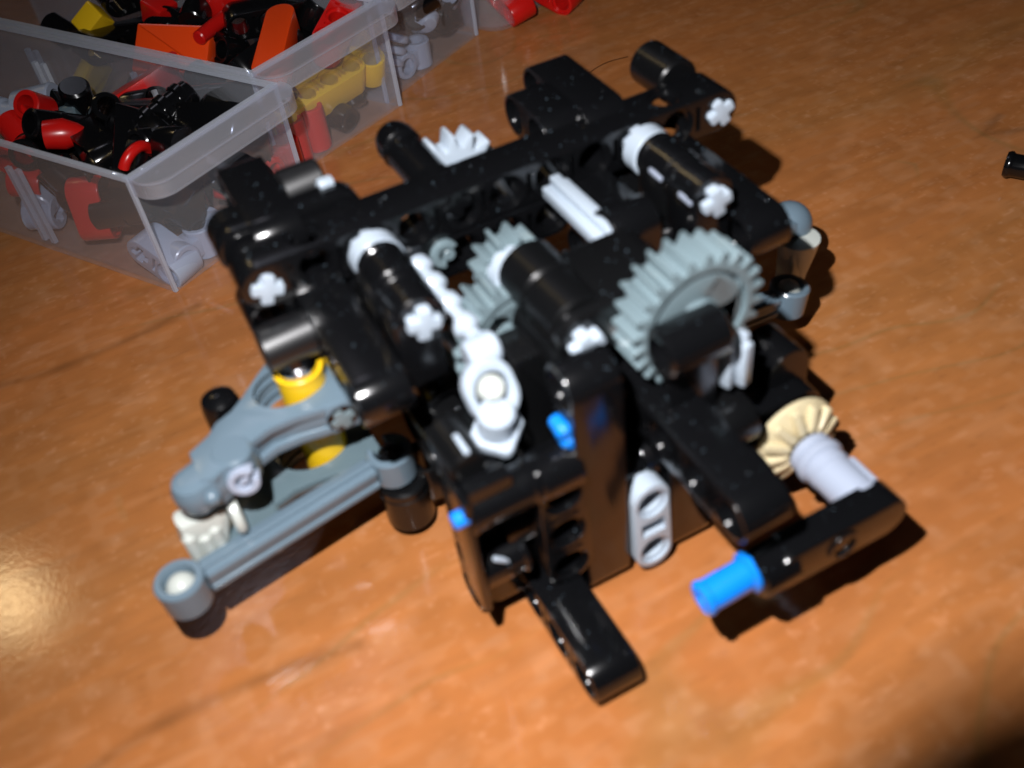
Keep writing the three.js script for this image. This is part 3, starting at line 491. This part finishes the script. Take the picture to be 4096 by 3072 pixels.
const heap4 = []; for (let i = 0; i < 14; i++) heap4.push([R(-2.8, 2.7), R(2.6, 3.75), R(-5.75, -4.9)]);
for (const [a, b, v] of heap4) piece('red_piece', 'small red piece in the rounded box farthest right', [conn, plug2, full(3), full(2)][Math.floor(R(0, 4))], MAT.red, [11.35 + 0.891 * a + 0.454 * b, v, -23.25 - 0.454 * a + 0.891 * b], [R(-40, 40), R(-90, 90), R(-30, 30), 'UV'], 'red pieces in the rounded box');

// ---------------------------------------------------------------- on the table
{
  const pin = cut(lathe([[0, -1.0], [0.16, -1.0], [0.28, -0.98], [0.31, -0.9], [0.31, -0.84], [0.27, -0.78], [0.27, -0.12], [0.36, -0.06], [0.36, 0.06], [0.27, 0.12], [0.27, 0.78], [0.31, 0.84], [0.31, 0.9], [0.28, 0.98], [0, 1.0]]), at(new THREE.BoxGeometry(0.1, 1, 0.6), 0, 0, -0.95)).scale(1.2, 1.2, 1.0);
  single('loose_pin', 'black connector pin lying alone on the table at the right edge of the picture', 'connector pin', pin, MAT.black, [17.95, -5.86, 0.2], [0, 212, 0, 'UV']);
  const hair = new THREE.TubeGeometry(new THREE.CatmullRomCurve3([[11.1, -6.28, -13.0], [11.7, -6.27, -13.25], [12.3, -6.27, -13.35], [13.0, -6.28, -13.25]].map((p) => new THREE.Vector3(...p))), 20, 0.012, 5);
  single('hair', 'short thin dark hair lying on the table beyond the mechanism', 'hair', hair, MAT.black, [0, -LIFT, 0].map((x, i) => (i === 1 ? 0 : x)), null);
}

{ // the camera's flash, and an unseen disc placed to shade the lower right corner
  const dir = FLASH_AIM.clone().sub(FLASH).normalize(), q = new THREE.Quaternion().setFromUnitVectors(new THREE.Vector3(0, 0, 1), dir);
  const f = thing('camera_flash', 'flash window of the camera, outside the picture at the upper left', 'flash', [-5.70, 14.69, 11.33]);
  const glow = new THREE.MeshStandardMaterial({ color: 0x000000, emissive: new THREE.Color(1, 0.985, 1), emissiveIntensity: 30 });
  const back = [-5.70 - dir.x * 0.45, 14.69 - dir.y * 0.45, 11.33 - dir.z * 0.45], win = back.map((x, i) => x + dir.getComponent(i) * 0.33);
  part('housing', box(1.5, 1.1, 0.5, 0.08), MAT.black, f, back, q); part('flash_lamp', box(1.0, 0.6, 0.08, 0.02), glow, f, win, q);
  single('unseen_shade_disc', 'unseen black disc standing in for the lens rim, placed to shade the lower right corner', 'shade disc', cylinder(0.9, 0.3), MAT.black, [-4.0, 11.12, 12.05], new THREE.Quaternion().setFromUnitVectors(new THREE.Vector3(0, 0, 1), P(-4.0, 11.12, 12.05).sub(FLASH).normalize()));
}

// ---------------------------------------------------------------- unseen lamps out of view, placed to be mirrored in the table
function unseenRoomLamp(label, pos, r, color, I) {
  const g = thing('unseen_room_lamp', label, 'lamp', pos);
  const mat = new THREE.MeshStandardMaterial({ color: 0x000000, emissive: new THREE.Color(...color), emissiveIntensity: I / (Math.PI * r * r) });
  const b = new THREE.Mesh(new THREE.SphereGeometry(r, 24, 16), mat); b.name = 'light_bulb'; g.add(b);
  const shade = new THREE.Mesh(new THREE.LatheGeometry([[r * 0.5, r * 1.7], [r * 0.9, r * 1.65], [r * 2.2, r * 0.4], [r * 2.25, r * 0.4], [r * 0.95, r * 1.75], [r * 0.5, r * 1.8]].map((p) => new THREE.Vector2(...p)), 32), MAT.white); shade.name = 'lamp_shade'; shade.castShadow = true; g.add(shade);
  const l = new THREE.PointLight(new THREE.Color(...color), I, 0, 2); l.position.copy(g.position); l.shadow.radius = r / 0.02; l.castShadow = true; l.name = 'unseen_room_lamp_light'; scene.add(l);
}
unseenRoomLamp('unseen warm lamp out of view, placed to glint at the left edge of the table', [-58.2, 143.7, -145.3], 0.036, [1, 0.72, 0.36], 0.06);
unseenRoomLamp('unseen cool dim lamp out of view, placed for the sheen in front of the mechanism', [-8.3, 143.7, -104.7], 0.08, [0.9, 0.85, 0.95], 0.035);

renderer.render(scene, camera);
